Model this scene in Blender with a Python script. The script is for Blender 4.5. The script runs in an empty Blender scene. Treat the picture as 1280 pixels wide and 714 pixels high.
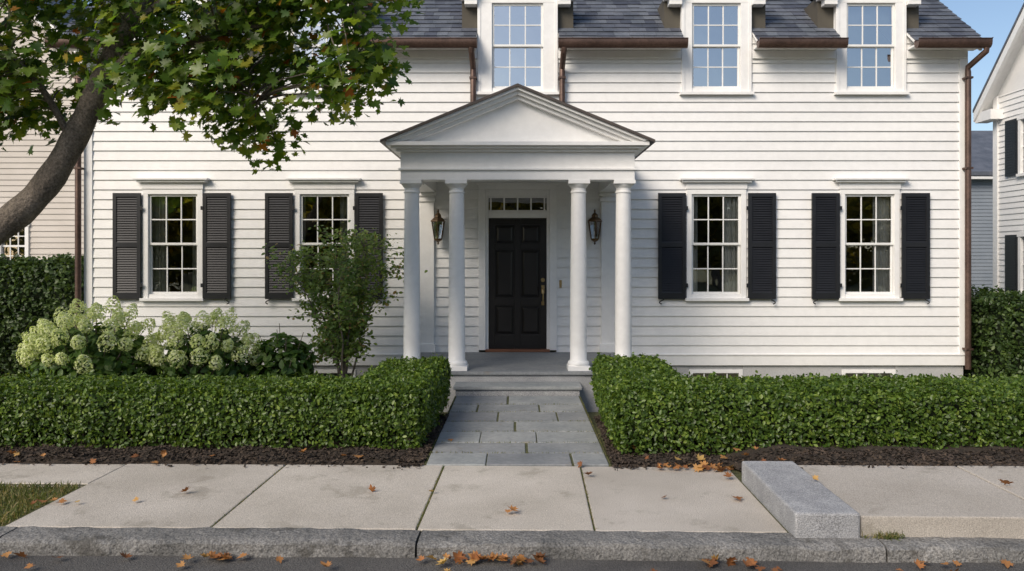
import bpy, math, random
import numpy as np
from mathutils import Vector
random.seed(7); rng=np.random.default_rng(11)
scene=bpy.context.scene
# ------------------------------------------------------------ materials
def newmat(name):
    m=bpy.data.materials.new(name); m.use_nodes=True
    nt=m.node_tree; b=nt.nodes["Principled BSDF"]; return m,nt,b
def N(nt,t,**kw):
    n=nt.nodes.new(t)
    for k,v in kw.items(): setattr(n,k,v)
    return n
def ramp(nt,stops):
    r=N(nt,'ShaderNodeValToRGB'); e=r.color_ramp.elements
    while len(e)<len(stops): e.new(0.5)
    for i,(p,c) in enumerate(stops):
        e[i].position=p; e[i].color=(c[0],c[1],c[2],1)
    return r
def noise(nt,co,scale,detail=5,rough=.6):
    n=N(nt,'ShaderNodeTexNoise'); n.inputs['Scale'].default_value=scale
    n.inputs['Detail'].default_value=detail; n.inputs['Roughness'].default_value=rough
    nt.links.new(co,n.inputs['Vector']); return n
def mixc(nt,mode,fac,a,b):
    m=N(nt,'ShaderNodeMix',data_type='RGBA',blend_type=mode)
    if isinstance(fac,(int,float)): m.inputs[0].default_value=fac
    else: nt.links.new(fac,m.inputs[0])
    for i,v in ((6,a),(7,b)):
        if isinstance(v,tuple): m.inputs[i].default_value=(v[0],v[1],v[2],1)
        else: nt.links.new(v,m.inputs[i])
    return m.outputs[2]
def surf(name,c1,c2,scale=2,rough=.6,fine=None,bump=0,bscale=60,island=0,metal=0,stretch=None,spots=None,coat=0,bdist=.01):
    m,nt,b=newmat(name)
    tc=N(nt,'ShaderNodeTexCoord').outputs['Object']
    if stretch:
        mp=N(nt,'ShaderNodeMapping'); mp.inputs['Scale'].default_value=stretch
        nt.links.new(tc,mp.inputs['Vector']); cv=mp.outputs[0]
    else: cv=tc
    n=noise(nt,cv,scale); r=ramp(nt,[(.32,c1),(.68,c2)]); nt.links.new(n.outputs['Fac'],r.inputs[0])
    col=r.outputs[0]
    if fine:
        n2=noise(nt,tc,fine[0],3,.7); r2=ramp(nt,[(.35,(1-fine[1],)*3),(.65,(1+fine[1],)*3)])
        nt.links.new(n2.outputs['Fac'],r2.inputs[0]); col=mixc(nt,'MULTIPLY',1.0,col,r2.outputs[0])
    if spots:
        n3=noise(nt,tc,spots[0],6,.7); r3=ramp(nt,[(spots[1],(0,0,0)),(spots[1]+.08,(1,1,1))])
        nt.links.new(n3.outputs['Fac'],r3.inputs[0]); 
        mm=N(nt,'ShaderNodeMath',operation='MULTIPLY'); nt.links.new(r3.outputs[0],mm.inputs[0]); mm.inputs[1].default_value=spots[3]
        col=mixc(nt,'MIX',mm.outputs[0],col,spots[2])
    if island:
        g=N(nt,'ShaderNodeNewGeometry'); r4=ramp(nt,[(0,(1-island,1-island,1-island*.8)),(1,(1+island,)*3)])
        nt.links.new(g.outputs['Random Per Island'],r4.inputs[0]); col=mixc(nt,'MULTIPLY',1.0,col,r4.outputs[0])
    nt.links.new(col,b.inputs['Base Color'])
    b.inputs['Roughness'].default_value=rough; b.inputs['Metallic'].default_value=metal
    if coat: b.inputs['Coat Weight'].default_value=coat
    if bump:
        n5=noise(nt,tc,bscale,4,.6); bp=N(nt,'ShaderNodeBump'); bp.inputs['Strength'].default_value=bump
        bp.inputs['Distance'].default_value=bdist
        nt.links.new(n5.outputs['Fac'],bp.inputs['Height']); nt.links.new(bp.outputs[0],b.inputs['Normal'])
    return m
def leafmat(name,stops,rough=.5,trans=.35,tcol=None,amp=1.0,nscale=2.2):
    m,nt,b=newmat(name)
    g=N(nt,'ShaderNodeNewGeometry'); r=ramp(nt,stops); nt.links.new(g.outputs['Random Per Island'],r.inputs[0])
    col=r.outputs[0]
    tc=N(nt,'ShaderNodeTexCoord').outputs['Object']
    n=noise(nt,tc,nscale,4,.7); r2=ramp(nt,[(.3,(1-.36*amp,1-.32*amp,1-.38*amp)),(.7,(1+.28*amp,1+.22*amp,1+.1*amp))]); nt.links.new(n.outputs['Fac'],r2.inputs[0])
    col=mixc(nt,'MULTIPLY',1.0,col,r2.outputs[0])
    nt.links.new(col,b.inputs['Base Color']); b.inputs['Roughness'].default_value=rough
    t=N(nt,'ShaderNodeBsdfTranslucent'); tc2=mixc(nt,'MULTIPLY',1.0,col,tcol or (1.7,1.6,.7)); nt.links.new(tc2,t.inputs[0])
    mx=N(nt,'ShaderNodeMixShader'); mx.inputs[0].default_value=trans
    nt.links.new(b.outputs[0],mx.inputs[1]); nt.links.new(t.outputs[0],mx.inputs[2])
    nt.links.new(mx.outputs[0],nt.nodes['Material Output'].inputs[0]); return m
M_white=surf('white_paint',(.79,.785,.775),(.84,.835,.82),1.3,.45,fine=(9,.03),bump=.03,bscale=40)
M_siding=surf('white_clapboard_paint',(.76,.758,.75),(.83,.825,.81),.9,.5,fine=(7,.03),bump=.03,bscale=25,stretch=(.35,1,2.5),spots=(1.7,.67,(.66,.68,.63),.3))
M_black=surf('black_shutter_paint',(.010,.011,.013),(.016,.017,.02),3,.42,bump=.05,bscale=50)
M_door=surf('black_door_paint',(.009,.008,.008),(.015,.013,.013),2,.3,bump=.03,bscale=30)
M_slate=surf('roof_slate',(.065,.075,.09),(.12,.13,.15),2.5,.55,fine=(30,.15),island=.38,bump=.3,bscale=30)
M_copper=surf('aged_copper',(.075,.045,.035),(.13,.08,.062),3,.45,fine=(20,.2),metal=.45,bump=.05)
M_bronze=surf('bronze',(.10,.065,.035),(.16,.10,.055),12,.38,metal=.8)
M_brass=surf('brass',(.45,.33,.16),(.55,.4,.2),12,.3,metal=1)
M_found=surf('foundation_stucco',(.38,.38,.385),(.46,.46,.46),2,.85,fine=(60,.1),bump=.3,bscale=80)
M_gran=surf('granite',(.26,.265,.275),(.38,.385,.39),4,.75,fine=(150,.5),bump=.6,bscale=60,island=.08)
M_grank=surf('granite_curb_stone',(.10,.10,.097),(.22,.215,.205),2.2,.9,fine=(80,.5),bump=1,bscale=17,spots=(3.2,.56,(.055,.052,.045),.75),island=.1,bdist=.03)
M_blue=surf('bluestone',(.19,.205,.21),(.29,.30,.295),2.3,.65,fine=(26,.13),island=.25,bump=.25,bscale=18,spots=(4,.60,(.22,.185,.14),.55))
M_conc=surf('sidewalk_concrete',(.39,.355,.305),(.51,.47,.415),1.1,.85,fine=(140,.28),island=.07,bump=.5,bscale=110,spots=(2.3,.56,(.27,.245,.20),.6))
M_asph=surf('asphalt',(.075,.072,.07),(.13,.125,.118),.9,.85,fine=(140,.55),bump=1,bscale=110,spots=(1.5,.60,(.17,.16,.145),.4),bdist=.02)
M_mulch=surf('mulch',(.022,.016,.011),(.05,.036,.025),9,.95,fine=(70,.5),bump=1,bscale=60)
M_chip=surf('mulch_chips',(.03,.022,.015),(.066,.047,.033),5,.95,island=.45)
M_moss=surf('moss_joint',(.045,.06,.018),(.10,.095,.045),8,1,fine=(80,.5),bump=.8)
M_lawn=surf('lawn_soil',(.08,.09,.035),(.15,.14,.06),1.5,.95,fine=(60,.5),bump=1,bscale=50)
M_bark=surf('maple_bark',(.085,.07,.055),(.23,.19,.15),6,.9,fine=(45,.4),bump=1,bscale=22,stretch=(1,1,.45),bdist=.03)
M_wood=surf('threshold_wood',(.14,.055,.028),(.20,.085,.045),5,.5,stretch=(1,6,6))
M_int=surf('dark_interior',(.07,.062,.05),(.10,.09,.07),1,.9)  # dimness of the rooms put into the wall colour behind the glass
M_curt=surf('linen_curtain',(.68,.67,.62),(.80,.78,.74),3,.9)
M_sash=surf('sash_paint',(.74,.74,.72),(.80,.80,.78),3,.45)
M_core=surf('hedge_core_shade',(.010,.018,.006),(.02,.032,.012),9,1)  # shade inside the hedge put into a near-black green
M_blind=surf('roller_blind',(.55,.6,.62),(.6,.65,.67),3,.9)
def glassmat(name,base):
    m,nt,b=newmat(name); nt.nodes.remove(b)
    tr=N(nt,'ShaderNodeBsdfTransparent'); tr.inputs[0].default_value=(.85,.88,.87,1)
    gl=N(nt,'ShaderNodeBsdfGlossy'); gl.inputs['Roughness'].default_value=.01; gl.inputs[0].default_value=(.95,.97,1,1)
    tc=N(nt,'ShaderNodeTexCoord').outputs['Object']; n=noise(nt,tc,2.2,2,.5)
    bp=N(nt,'ShaderNodeBump'); bp.inputs['Strength'].default_value=.15; bp.inputs['Distance'].default_value=.02
    nt.links.new(n.outputs['Fac'],bp.inputs['Height']); nt.links.new(bp.outputs[0],gl.inputs['Normal'])
    lw=N(nt,'ShaderNodeFresnel'); lw.inputs['IOR'].default_value=1.5
    ma=N(nt,'ShaderNodeMath',operation='MULTIPLY_ADD'); nt.links.new(lw.outputs[0],ma.inputs[0]); ma.inputs[1].default_value=.8; ma.inputs[2].default_value=base
    mx=N(nt,'ShaderNodeMixShader'); nt.links.new(ma.outputs[0],mx.inputs[0])
    nt.links.new(tr.outputs[0],mx.inputs[1]); nt.links.new(gl.outputs[0],mx.inputs[2])
    nt.links.new(mx.outputs[0],nt.nodes['Material Output'].inputs[0]); return m
M_glass=glassmat('window_glass',.24)
M_glassU=glassmat('upper_glass_bright_reflect',.48)  # same window glass, mirror share raised so dormers reflect a brighter sky
L_box=leafmat('boxwood_leaf',[(0,(.04,.08,.014)),(.5,(.085,.155,.024)),(.85,(.14,.22,.036)),(1,(.22,.30,.06))],.42,.35,amp=1.1,nscale=7)
L_dark=leafmat('yew_leaf',[(0,(.024,.05,.014)),(.6,(.05,.095,.024)),(1,(.10,.155,.04))],.5,.3,amp=1.2,nscale=4)
L_maple=leafmat('maple_leaf',[(0,(.05,.11,.018)),(.5,(.10,.18,.025)),(.9,(.20,.27,.035)),(.965,(.30,.26,.035)),(.99,(.34,.11,.02))],.4,.5)
L_hyd=leafmat('hydrangea_leaf',[(0,(.05,.11,.02)),(.6,(.09,.175,.035)),(1,(.16,.25,.055))],.5,.35)
L_flo=leafmat('hydrangea_flower',[(0,(.62,.72,.24)),(.5,(.80,.86,.42)),(1,(.90,.92,.64))],.7,.3,(1.1,1.1,.9),amp=.2)
L_orn=leafmat('shrub_leaf',[(0,(.09,.16,.035)),(.6,(.16,.25,.06)),(.9,(.24,.32,.09)),(1,(.3,.2,.08))],.5,.4,amp=.7)
L_fall=leafmat('fallen_leaf',[(0,(.16,.06,.022)),(.4,(.32,.13,.045)),(.8,(.42,.22,.08)),(1,(.46,.32,.11))],.7,.15)
L_grass=leafmat('grass_blade',[(0,(.07,.10,.025)),(.5,(.12,.15,.04)),(.75,(.22,.2,.09)),(1,(.30,.24,.13))],.7,.3)
L_far=leafmat('tree_row_leaf',[(0,(.07,.08,.012)),(.5,(.17,.165,.025)),(1,(.36,.28,.045))],.7,.5)  # warm yellow stands in for sunlight on the row mirrored in the windows
# ------------------------------------------------------------ mesh builder
def empty(name):
    e=bpy.data.objects.new(name,None); scene.collection.objects.link(e); e.empty_display_size=.2; return e
class MB:
    def __init__(s): s.v=[];s.f=[];s.m=[];s.T=None;s.mi=0
    def add(s,vs,fs,m=None):
        o=len(s.v); s.v+= [s.T(*p) if s.T else p for p in vs]
        s.f+=[tuple(i+o for i in f) for f in fs]; s.m+=[s.mi if m is None else m]*len(fs)
    def box(s,x0,x1,y0,y1,z0,z1,m=None):
        s.add([(x0,y0,z0),(x1,y0,z0),(x1,y1,z0),(x0,y1,z0),(x0,y0,z1),(x1,y0,z1),(x1,y1,z1),(x0,y1,z1)],
         [(0,3,2,1),(4,5,6,7),(0,1,5,4),(1,2,6,5),(2,3,7,6),(3,0,4,7)],m)
    def quad(s,a,b,c,d,m=None): s.add([a,b,c,d],[(0,1,2,3)],m)
    def prism(s,poly,y0,y1,m=None):
        n=len(poly); vs=[(x,y0,z) for x,z in poly]+[(x,y1,z) for x,z in poly]
        s.add(vs,[tuple(range(n)),tuple(range(2*n-1,n-1,-1))]+[(i,i+n,(i+1)%n+n,(i+1)%n) for i in range(n)],m)
    def prismx(s,poly,x0,x1,m=None):
        n=len(poly); vs=[(x0,y,z) for y,z in poly]+[(x1,y,z) for y,z in poly]
        s.add(vs,[tuple(range(n)),tuple(range(2*n-1,n-1,-1))]+[(i,i+n,(i+1)%n+n,(i+1)%n) for i in range(n)],m)
    def lathe(s,cx,cy,prof,seg=24,m=None,ph=0):
        vs=[]
        for r,z in prof:
            for i in range(seg):
                a=2*math.pi*i/seg+ph; vs.append((cx+r*math.cos(a),cy+r*math.sin(a),z))
        fs=[]
        for j in range(len(prof)-1):
            for i in range(seg):
                k=(i+1)%seg; fs.append((j*seg+i,j*seg+k,(j+1)*seg+k,(j+1)*seg+i))
        fs.append(tuple(range(seg-1,-1,-1))); fs.append(tuple((len(prof)-1)*seg+i for i in range(seg)))
        s.add(vs,fs,m)
    def tube(s,pts,rad,seg=8,m=None):
        pts=[Vector(p) for p in pts]; n=len(pts)
        if not hasattr(rad,'__len__'): rad=[rad]*n
        vs=[]; u=None
        for i,p in enumerate(pts):
            t=(pts[min(i+1,n-1)]-pts[max(i-1,0)]); t.normalize()
            if u is None:
                u=t.cross(Vector((0,1,0) if abs(t.y)<.9 else (1,0,0))); u.normalize()
            else:
                u=u-t*u.dot(t); u.normalize()
            w=t.cross(u)
            for k in range(seg):
                a=2*math.pi*k/seg; q=p+(u*math.cos(a)+w*math.sin(a))*rad[i]; vs.append(tuple(q))
        fs=[]
        for j in range(n-1):
            for i in range(seg):
                k=(i+1)%seg; fs.append((j*seg+i,j*seg+k,(j+1)*seg+k,(j+1)*seg+i))
        fs.append(tuple(range(seg-1,-1,-1))); fs.append(tuple((n-1)*seg+i for i in range(seg)))
        s.add(vs,fs,m)
    def build(s,name,mats,parent=None,bevel=0,smooth=False):
        me=bpy.data.meshes.new(name); me.from_pydata(s.v,[],s.f)
        for mt in mats: me.materials.append(mt)
        me.polygons.foreach_set('material_index',s.m)
        if smooth: me.polygons.foreach_set('use_smooth',[True]*len(s.f))
        me.update(); o=bpy.data.objects.new(name,me); scene.collection.objects.link(o)
        if parent: o.parent=parent
        if smooth:
            e=o.modifiers.new('es','EDGE_SPLIT'); e.split_angle=math.radians(38)
        if bevel:
            b=o.modifiers.new('bv','BEVEL'); b.width=bevel; b.segments=2; b.limit_method='ANGLE'; b.angle_limit=math.radians(40)
        return o
DIAM=(np.array([[0,-.5,0],[.28,0,.05],[0,.5,0],[-.28,0,.05]]),[(0,1,2,3)])
OVAL=(np.array([[0,-.5,0],[.26,-.2,.07],[.27,.12,.07],[0,.5,-.04],[-.27,.12,.07],[-.26,-.2,.07],[0,-.05,0]]),[(0,1,2,6),(2,3,6),(6,3,4),(0,6,4,5)])
mp=[(0,-.5),(.06,-.22),(.30,-.30),(.24,-.12),(.5,.02),(.36,.08),(.40,.26),(.17,.16),(.16,.3),(0,.52)]
mp=mp+[(-x,y) for x,y in mp[-2:0:-1]]
MAPLE=(np.array([[x,y,abs(x)*.22-.1*y*y] for x,y in mp]+[[0,0,0]]),None)
nm=len(mp); MAPLE=(MAPLE[0],[(i,(i+1)%nm,nm) for i in range(nm)])
CURL=(np.array([[x*.9,y,abs(x)*.55+.9*max(0,y)**2+.25*max(0,-y)] for x,y in mp]+[[0,0,0]]),MAPLE[1])
BLADE=(np.array([[-.07,0,0],[.07,0,0],[0.03,.0,.55],[-.03,.12,.55],[0,.3,1.0]]),[(0,1,2,3),(3,2,4)])
def leaves(name,P,Nn,size,tmpl,mat,jit=.6,parent=None,svar=.35,spin=True):
    tv,tf=tmpl; n=len(P); P=np.asarray(P,float); Nn=np.asarray(Nn,float)
    Nn=Nn+rng.normal(0,jit,(n,3)); Nn/=np.linalg.norm(Nn,axis=1)[:,None]+1e-9
    R=rng.normal(0,1,(n,3)); A=np.cross(Nn,R); A/=np.linalg.norm(A,axis=1)[:,None]+1e-9
    B=np.cross(Nn,A); S=size*(1+rng.uniform(-svar,svar,n))
    V=P[:,None,:]+S[:,None,None]*(tv[None,:,0,None]*A[:,None,:]+tv[None,:,1,None]*B[:,None,:]+tv[None,:,2,None]*Nn[:,None,:])
    k=len(tv); V=V.reshape(-1,3)
    li=np.concatenate([np.array(f) for f in tf]); sizes=np.array([len(f) for f in tf])
    loops=(li[None,:]+(np.arange(n)*k)[:,None]).ravel(); tot=np.tile(sizes,n); st=np.concatenate([[0],np.cumsum(tot)[:-1]])
    me=bpy.data.meshes.new(name); me.vertices.add(len(V)); me.vertices.foreach_set('co',V.ravel())
    me.loops.add(len(loops)); me.loops.foreach_set('vertex_index',loops.astype(np.int32))
    me.polygons.add(len(tot)); me.polygons.foreach_set('loop_start',st.astype(np.int32))
    try: me.polygons.foreach_set('loop_total',tot.astype(np.int32))
    except Exception: pass
    me.materials.append(mat); me.update(calc_edges=True); me.validate()
    o=bpy.data.objects.new(name,me); scene.collection.objects.link(o)
    if parent: o.parent=parent
    return o
def lump(P,s=1.0):
    x,y,z=P[:,0]*s,P[:,1]*s,P[:,2]*s
    return (np.sin(2.1*x+1.3*y+.5)+np.sin(3.7*y-2.2*z+1.1)+np.sin(5.3*x+3.1*z)+.6*np.sin(9.1*x-7.3*y+4*z)+.5*np.sin(13.7*x+8*z+3))/4.1
ANG=math.radians(-1.2); PV=(0,-5.64)
def SR(x,y,z=0):
    dx,dy=x-PV[0],y-PV[1]
    return (PV[0]+dx*math.cos(ANG)-dy*math.sin(ANG), PV[1]+dx*math.sin(ANG)+dy*math.cos(ANG), z)
# ------------------------------------------------------------ HOUSE
house=empty('white_house')
XL,XR=-6.74,7.0
WX=[-5.375,-3.01,3.1,5.49]; DX=[-5.51,-3.1,0.0,3.1,5.51]
dorm=[(c,.625 if c==0 else .545) for c in DX]
def siding(mb,x0,x1,z0,z1,y,holes,pitch=.152,thick=.021):
    z=z0
    while z<z1-1e-4:
        zt=min(z+pitch,z1); cuts=sorted({z,zt}|{h for H in holes for h in (H[2],H[3]) if z<h<zt})
        for za,zc in zip(cuts[:-1],cuts[1:]):
            mid=(za+zc)/2; iv=[(x0,x1)]
            for H in holes:
                if H[2]<mid<H[3]:
                    nv=[]
                    for a,b in iv:
                        if H[1]<=a or H[0]>=b: nv.append((a,b)); continue
                        if H[0]>a: nv.append((a,H[0]))
                        if H[1]<b: nv.append((H[1],b))
                    iv=nv
            ya=y-thick*(1-(za-z)/pitch); yc=y-thick*(1-(zc-z)/pitch)
            for a,b in iv:
                mb.quad((a,ya,za),(b,ya,za),(b,yc,zc),(a,yc,zc))
                if za==z: mb.quad((a,y,za),(b,y,za),(b,ya,za),(a,ya,za))
        z=zt
holes=[(c-.465,c+.465,1.06,2.96) for c in WX]
holes+=[(c-w,c+w,4.27,9) for c,w in dorm]
holes+=[(-.605,.605,.2,2.86)]
mb=MB(); siding(mb,XL,XR,.21,5.2,0,holes); 
D=9.0
mb.T=lambda x,y,z:(XR-y,x,z); siding(mb,0,D,.21,5.2,0,[])
mb.T=lambda x,y,z:(XL+y,x,z); siding(mb,0,D,.21,5.2,0,[])
mb.T=None
for X in (XL+.01,XR-.01): mb.add([(X,0,5.2),(X,D,5.2),(X,D/2,5.2+4.5*.8)],[(0,1,2)])
mb.quad((XL,D,-.4),(XR,D,-.4),(XR,D,5.2),(XL,D,5.2))
mb.build('clapboard_siding',[M_siding],house)
mb=MB(); xs=[XL+.03]
for c in (-5.375,-2.95,3.1,5.49): xs+=[c-.42,c+.42]
xs.append(XR-.03)
for i in range(0,len(xs),2): mb.box(xs[i],xs[i+1],.015,.25,-.5,.046)
for i in range(1,len(xs)-1,2): mb.box(xs[i],xs[i+1],.03,.25,-.5,-.34); mb.box(xs[i],xs[i+1],.03,.25,-.02,.045)
for X in (XL+.03,XR-.18): mb.box(X,X+.15,.25,D-.01,-.5,.046)
mb.build('foundation',[M_found],house)
mb=MB()
mb.box(XL-.02,-1.62,-.03,.02,.05,.206); mb.box(1.62,XR+.02,-.03,.02,.05,.206)
mb.box(XL-.02,-1.62,-.045,.018,.206,.228); mb.box(1.62,XR+.02,-.045,.018,.206,.228)
mb.box(XL-.02,XL+.11,-.032,.05,.23,4.99); mb.box(XR-.11,XR+.02,-.032,.05,.23,4.99)
for a,b in ((XL-.02,XL+.0),(XR+.0,XR+.02)): mb.box(a,b,.05,.17,.23,4.99)
segs=[(-7.1,-6.06),(-4.96,-3.66),(-2.55,-.635),(.635,2.55),(3.66,4.96),(6.06,7.13)]
for a,b in segs:
    mb.box(max(a,XL),min(b,XR),-.05,.01,4.83,4.958)
    mb.box(a+.01,b-.01,-.27,.0,4.96,4.99)
mb.build('trim_boards',[M_white],house,bevel=.004)
wf=MB(); gl=MB(); rm=MB(); cu=MB()
def curtain(x0,x1,y,z0,z1,ph):
    n=26
    for i in range(n):
        a=x0+(x1-x0)*i/n; b=x0+(x1-x0)*(i+1)/n
        f=lambda x:y+.022*math.sin((x-x0)*95+ph)+.008*math.sin((x-x0)*240)
        cu.quad((a,f(a),z0),(b,f(b),z0),(b,f(b),z1),(a,f(a),z1))
def sashwin(c,gw,z0,z1,cz0,cz1,cw,cap,depth,cur=(1,1),blind=0,gm=0):
    h=gw/2; zm=(z0+z1)/2
    wf.box(c-cw,c-h,-.035,.03,cz0,z1,0); wf.box(c+h,c+cw,-.035,.03,cz0,z1,0)
    wf.box(c-cw,c+cw,-.037,.03,z1,cz1,0)
    wf.box(c-cw-.03,c+cw+.03,-.085,.03,cz0-.045,cz0,0)
    wf.box(c-h,c+h,-.02,.05,cz0,z0,0)
    if cap:
        wf.box(c-cw-.012,c+cw+.012,-.05,.0,cz1,cz1+.10,0)
        wf.box(c-cw-.07,c+cw+.07,-.10,.0,cz1+.10,cz1+.135,0)
        wf.box(c-cw-.11,c+cw+.11,-.135,.0,cz1+.135,cz1+.165,0)
    for (a,b,y) in ((zm-.012,z1,.0),(z0,zm+.012,.03)):
        wf.box(c-h,c-h+.035,y,y+.03,a,b,1); wf.box(c+h-.035,c+h,y,y+.03,a,b,1)
        wf.box(c-h+.035,c+h-.035,y,y+.03,a,a+.035,1); wf.box(c-h+.035,c+h-.035,y,y+.03,b-.035,b,1)
        iw=gw-.07
        for k in (1,2):
            x=c-h+.035+iw*k/3; wf.box(x-.009,x+.009,y+.004,y+.026,a+.035,b-.035,1)
        zz=(a+b)/2; wf.box(c-h+.035,c+h-.035,y+.006,y+.024,zz-.009,zz+.009,1)
        for k in range(3):
            for j in range(2):
                xa=c-h+.035+iw*k/3; xb=xa+iw/3; za=a+.03+(b-a-.06)*j/2; zb=za+(b-a-.06)/2
                t=[random.uniform(-.0018,.0018) for _ in range(2)]; yy=y+.015
                gl.quad((xa,yy-t[0]-t[1],za),(xb,yy+t[0]-t[1],za),(xb,yy+t[0]+t[1],zb),(xa,yy-t[0]+t[1],zb),gm)
    a,b=c-cw-.25,c+cw+.25; y1=depth; za,zb=z0-.35,z1+.12
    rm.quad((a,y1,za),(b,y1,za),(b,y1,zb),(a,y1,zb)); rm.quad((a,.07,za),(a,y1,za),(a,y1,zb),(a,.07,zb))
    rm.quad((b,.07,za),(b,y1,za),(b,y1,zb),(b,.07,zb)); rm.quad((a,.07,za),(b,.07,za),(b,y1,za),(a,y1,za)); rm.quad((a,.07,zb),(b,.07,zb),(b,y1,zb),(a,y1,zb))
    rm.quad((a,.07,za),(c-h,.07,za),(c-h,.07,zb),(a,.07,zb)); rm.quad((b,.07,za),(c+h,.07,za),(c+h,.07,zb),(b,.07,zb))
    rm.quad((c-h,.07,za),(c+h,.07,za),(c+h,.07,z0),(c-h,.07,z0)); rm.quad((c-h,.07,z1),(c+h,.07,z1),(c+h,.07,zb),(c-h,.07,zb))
    if cur[0]: curtain(c-h-.05,c-h+.16*cur[0],.13,za,z1+.05,c)
    if cur[1]: curtain(c+h-.16*cur[1],c+h+.05,.13,za,z1+.05,c+2)
    if blind: cu.quad((c-h,.14,z1-blind),(c+h,.14,z1-blind),(c+h,.14,z1),(c-h,.14,z1),1)
for i,c in enumerate(WX):
    sashwin(c,.77,1.16,2.72,1.10,2.80,.465,True,2.2,[(1.5,.9),(.3,1.1),(.8,1.6),(.5,1.6)][i])
for c,w in dorm:
    g=.80 if c==0 else .76
    sashwin(c,g,4.38,5.70,4.31,5.86,w,False,1.0,(0,0),.3 if c>5 else 0,1)
for c in (-5.375,-2.95,3.1,5.49):
    wf.box(c-.42,c+.42,-.0,.05,-.075,-.02,0); wf.box(c-.42,c-.36,-.0,.05,-.34,-.075,0); wf.box(c+.36,c+.42,-.0,.05,-.34,-.075,0)
    for k in range(1,4):
        x=c-.36+.72*k/4; wf.box(x-.008,x+.008,.02,.04,-.34,-.075,0)
    gl.quad((c-.36,.03,-.34),(c+.36,.03,-.34),(c+.36,.03,-.075),(c-.36,.03,-.075))
    rm.quad((c-.42,.5,-.4),(c+.42,.5,-.4),(c+.42,.5,.0),(c-.42,.5,.0)); rm.quad((c-.42,.05,-.4),(c+.42,.05,-.4),(c+.42,.5,-.4),(c-.42,.5,-.4))
wf.build('window_frames',[M_white,M_sash],house,bevel=.003)
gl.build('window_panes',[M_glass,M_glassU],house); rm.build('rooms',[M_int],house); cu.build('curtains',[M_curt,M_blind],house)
mb=MB()
def shutter(x0,x1,z0,z1):
    s=.055; y0,y1=-.075,-.04
    mb.box(x0,x0+s,y0,y1,z0,z1); mb.box(x1-s,x1,y0,y1,z0,z1)
    zm=(z0+z1)/2+.02
    for a,b in ((z0,z0+.1),(zm-.035,zm+.035),(z1-.06,z1)): mb.box(x0+s,x1-s,y0+.001,y1,a,b)
    mb.box(x0+s,x1-s,y1-.006,y1-.002,z0+.1,z1-.06)
    for a,b in ((z0+.1,zm-.035),(zm+.035,z1-.06)):
        n=int((b-a)/.036); p=(b-a)/n
        for i in range(n):
            z=a+i*p
            mb.prismx([(y0+.004,z+.002),(y0+.009,z-.001+.006),(y1-.006,z+p+.004),(y1-.009,z+p)],x0+s,x1-s)
for c in WX:
    for sgn in (-1,1):
        a=c+sgn*.485; b=c+sgn*.915; x0,x1=min(a,b),max(a,b); shutter(x0,x1,1.085,2.735)
        for z in (1.3,2.5): mb.box(a-.02*(sgn>0)-.012,a+.02*(sgn<0)+.012,-.082,-.076,z-.03,z+.03)
        xs_=b-sgn*.05; pts=[(xs_+sgn*.035*math.sin(t*5.6),-.085,1.085-.075+.10*t*.95) for t in [i/9 for i in range(10)]]
        mb.tube(pts,.009,6)
mb.build('shutters',[M_black],house,bevel=.002)
SL=.80; EY,EZ=-.30,5.03
cs=math.cos(math.atan(SL)); sn=math.sin(math.atan(SL))
mb=MB()
def slates(x0,x1,d0,d1,org,off=0):
    e=.165; k=0; d=d0
    while d<d1-.01:
        x=x0-random.uniform(0,.2)
        while x<x1:
            w=random.uniform(.15,.27); a=max(x+.0015,x0); b=min(x+w-.0015,x1)
            if b-a>.02:
                t=random.uniform(.006,.012); dd=d-random.uniform(0,.006); u=min(d+e+.03,d1+.03)
                h0=.014+t
                p=[org(a,dd,h0),org(b,dd,h0),org(b,u,t*.6),org(a,u,t*.6),org(a,dd,h0-.011),org(b,dd,h0-.011),org(b,u,-.004),org(a,u,-.004)]
                mb.add(p,[(0,1,2,3),(4,5,1,0),(1,5,6,2),(4,0,3,7)],0)
            x+=w
        d+=e; k+=1
def mainp(x,d,h): return (x,EY+d*cs-h*sn,EZ+d*sn+h*cs)
ridge=(D/2-EY)/cs
full=[(-7.13,-6.06),(-4.96,-3.66),(-2.55,-.635),(.635,2.55),(3.66,4.96),(6.06,7.13)]
for a,b in full: slates(a,b,0,3.0,mainp)
for c,w in dorm: slates(c-w-.015 if c else -.64,c+w+.015 if c else .64,2.3,3.0,mainp)
slates(-7.13,7.13,3.0,ridge,mainp)
for a,b in full:
    mb.add([mainp(a,0.005,-.002),mainp(b,.005,-.002),mainp(b,3.0,-.002),mainp(a,3.0,-.002),mainp(a,.005,-.035),mainp(b,.005,-.035),mainp(b,3.0,-.035),mainp(a,3.0,-.035)],[(0,1,2,3),(7,6,5,4),(0,4,5,1),(1,5,6,2),(3,7,4,0)],1)
mb.add([mainp(-7.13,2.9,-.005),mainp(7.13,2.9,-.005),mainp(7.13,ridge,-.005),mainp(-7.13,ridge,-.005)],[(0,1,2,3)],1)
mb.add([(-7.13,D/2,EZ+ridge*sn),(7.13,D/2,EZ+ridge*sn),(7.13,D+.3,EZ),(-7.13,D+.3,EZ)],[(0,1,2,3)],0)
for X in (-7.13,7.09):
    mb.add([(X,EY+.02,EZ-.02),(X,D/2,EZ+ridge*sn-.02),(X,D/2,EZ+ridge*sn-.22),(X,EY+.1,EZ-.12),(X+.04,EY+.02,EZ-.02),(X+.04,D/2,EZ+ridge*sn-.02),(X+.04,D/2,EZ+ridge*sn-.22),(X+.04,EY+.1,EZ-.12)],
      [(0,1,2,3),(7,6,5,4),(0,4,5,1),(3,2,6,7),(0,3,7,4)],1)
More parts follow.
